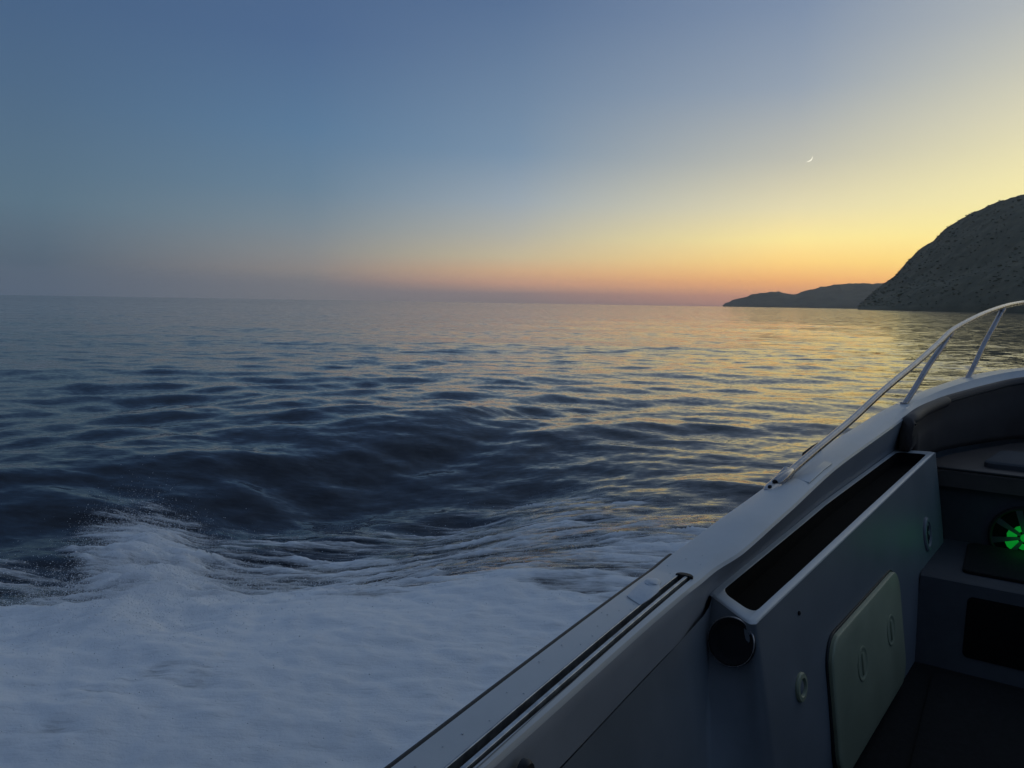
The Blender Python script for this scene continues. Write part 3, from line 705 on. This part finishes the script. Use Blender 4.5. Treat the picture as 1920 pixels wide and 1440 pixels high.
# --- speaker with green lamp
mg = mat('green_lamp', (0, 0, 0), .4); gb_ = mg.node_tree.nodes['Principled BSDF']
gb_.inputs['Emission Color'].default_value = (.004, .52, .045, 1); gb_.inputs['Emission Strength'].default_value = .34
sc0 = Vector((.092, Yb - .001, .415)); sn_ = Vector((0, -1, 0)); FS = frame(sc0, sn_)
RS = .138
spk = lathe('speaker', FS(0, 0, 0), sn_, [(RS, 0), (RS, .010), (RS-.006, .016), (RS-.014, .015), (RS-.018, .005)], M['dark'], boat, 48)
lathe('speaker_cone', FS(0, 0, .0055), sn_, [(RS-.019, 0), (RS-.03, .0005), (.06, .001)], M['black'], spk, 40)
for k in range(8):   # glowing wedges of the cone
    a0, a1 = R(45*k + 10 + 12), R(45*k + 45 - 2 + 12)
    r0_, r1_ = .030, (.066, .078, .054)[k % 3]
    w = [(r0_*math.cos(a0), r0_*math.sin(a0)), (r1_*math.cos(a0), r1_*math.sin(a0)), (r1_*1.03*math.cos((a0+a1)/2), r1_*1.03*math.sin((a0+a1)/2)), (r1_*math.cos(a1), r1_*math.sin(a1)), (r0_*math.cos(a1), r0_*math.sin(a1))]
    slab('green_lens', w, lambda u, v, h=0: FS(u, v, .007 + h), .0015, mg, spk, .0005)
lathe('green_lens', FS(0, 0, .010), sn_, [(.017, 0), (.017, .009), (.012, .013), (.003, .014)], mg, spk, 24)
for k in range(8):
    a = R(45*k + 2 + 12)
    d = (math.cos(a), math.sin(a)); p_ = (-d[1], d[0])
    q4 = [(d[0]*.018 + p_[0]*.006, d[1]*.018 + p_[1]*.006), (d[0]*(RS-.01) + p_[0]*.014, d[1]*(RS-.01) + p_[1]*.014), (d[0]*(RS-.01) - p_[0]*.014, d[1]*(RS-.01) - p_[1]*.014), (d[0]*.018 - p_[0]*.006, d[1]*.018 - p_[1]*.006)]
    slab('grille_spoke', q4, lambda u, v, h=0: FS(u, v, .010 + h), .006, M['inner'], spk, .001)
lathe('grille_ring', FS(0, 0, .0155), sn_, [(RS-.002, 0), (RS-.004, .004), (RS-.010, .005), (RS-.014, .001)], M['dark'], spk, 48, caps=False)

pl_ = bpy.data.lights.new('speaker_lamp', 'POINT'); pl_.energy = .07; pl_.color = (.03, 1, .16); pl_.shadow_soft_size = .05
lo = bpy.data.objects.new('speaker_lamp', pl_); COL.objects.link(lo); lo.location = FS(0, 0, .07); lo.parent = boat
# --- bow rail
RR_ = .0135
path = [(-.606,2.50,.838),(-.599,2.558,.849),(-.570,2.724,.889),(-.538,2.908,.930),(-.503,3.11,.977),(-.443,3.454,1.067),(-.371,3.865,1.160),(-.316,4.181,1.239),(-.278,4.40,1.296),(-.213,4.662,1.349),(-.151,4.909,1.389),(-.079,5.20,1.424),(-.022,5.42,1.443),(.05,5.62,1.457),(.20,5.86,1.475),(.42,6.02,1.485),(CX,6.07,1.488)]
path = path + [(2*CX - x, y, z) for x, y, z in path[-2::-1]]
rail = tube('bow_rail', catmull(path, 160), RR_, M['steel'], boat, 16)
def stan(b_, t_, par):
    b_, t_ = Vector(b_), Vector(t_); mid = b_.lerp(t_, .5) + Vector((-.004, -.004, 0))
    s = tube('stanchion', catmull([b_, b_.lerp(t_, .25), mid, b_.lerp(t_, .8), t_], 14), RR_*.98, M['steel'], par, 14)
    lathe('base_flange', b_ - Vector((0, 0, .003)), (0, -.06, 1), [(.038, 0), (.038, .003), (.034, .005), (.018, .006), (.0165, .016), (.014, .018)], M['steel'], s, 24)
    d = (t_ - b_).normalized(); tube('rail_collar', [t_ - d*.035, t_ - d*.030, t_ + d*.002], [.015, .0165, .0165], M['steel'], s, 14)
for sgn in (0, 1):
    fl = (lambda p: (2*CX - p[0], p[1], p[2])) if sgn else (lambda p: p)
    stan(fl((-.425, 3.982, .946)), fl((-.282, 4.385, 1.284)), boat)
    stan(fl((-.214, 4.761, 1.018)), fl((-.082, 5.19, 1.414)), boat)
stan((CX, 5.60, 1.10), (CX, 6.04, 1.48), boat)
# foot casting with two screws
fd = Vector((.055, .32, .075)).normalized(); fp = Vector((-.628, 2.40, .818))
foot = None
secs = []
for t_, w_, h_ in ((0, .010, .004), (.012, .019, .008), (.035, .024, .013), (.060, .022, .020), (.085, .019, .030), (.110, .0165, .040)):
    c_ = fp + Vector((.017, .17, .0))*(t_/.11*.95); c_.z = sheer(c_.y) - .001
    ax_ = Vector((.995, -.10, 0)); secs.append([c_ + ax_*w_*math.cos(R(a)) + Vector((0, 0, h_*max(math.sin(R(a)), 0)**.8)) for a in range(0, 181, 15)])
foot = loft('rail_foot', secs, M['steel'], boat, closed=True, caps=True, auto=60)
tube('rail_socket', [Vector((-.618, 2.462, .830)), Vector((-.613, 2.472, .833)), Vector((-.598, 2.562, .852)), Vector((-.597, 2.568, .853))], [.013, .0175, .0165, .0135], M['steel'], rail, 16)
for y_ in (2.418, 2.455):
    lathe('screw', Vector((-.626 + (y_-2.40)*.1, y_, sheer(y_) + (.0075 if y_ < 2.43 else .014))), (-.1, -.35, 1), [(.0065, 0), (.0065, .003), (.004, .0045), (.0015, .003)], M['dark'], foot, 14)

# --- added unseen roof, console, seat and pipework to shade the cockpit (behind and above the viewer)
M['top'] = mat('shade_roof_underside', (.10, .105, .115), .7)
def outl(pts, z0, z1, name, m, par, bev=.03):
    return slab(name, pts, lambda u, v, w=0: Vector((u, v, z0 + w)), z1 - z0, m, par, bev)
ht = outl(rrect(-.50, -3.0, 2*CX+.50, 1.25, .30, 8), 2.22, 2.31, 'added_shade_roof', M['top'], boat, .05)
cons = loft('added_shade_console', [[(x, .35, FLZ), (x, .40, .95), (x, .52, 1.12), (x, .95, 1.16), (x, 1.20, .85), (x, 1.45, .55), (x, 1.48, FLZ)] for x in (.80, .81, 1.55, 1.56)], M['liner'], boat, closed=True, caps=True)
lathe('added_wheel', (1.18, .42, 1.02), (0, -1, .5), [(.18, -.012), (.195, 0), (.18, .012), (.165, 0)], M['dark'], cons, 32, caps=False)
for sx in (.84, 1.52):
    tube('added_roof_post', catmull([(sx, .98, .10), (sx, .97, 1.0), (sx, .92, 1.7), (sx, .8, 2.23)], 20), .021, M['steel'], boat)
    tube('added_roof_post', catmull([(sx, .30, .10), (sx, .30, 1.0), (sx, .20, 1.7), (sx, 0, 2.23)], 20), .021, M['steel'], boat)
box('added_seat', .78, 1.52, -.95, -.42, FLZ, .62, M['liner'], boat, .03)
box('added_seat_back', .78, 1.52, -1.05, -.95, .50, 1.15, M['vinyl'], boat, .03)
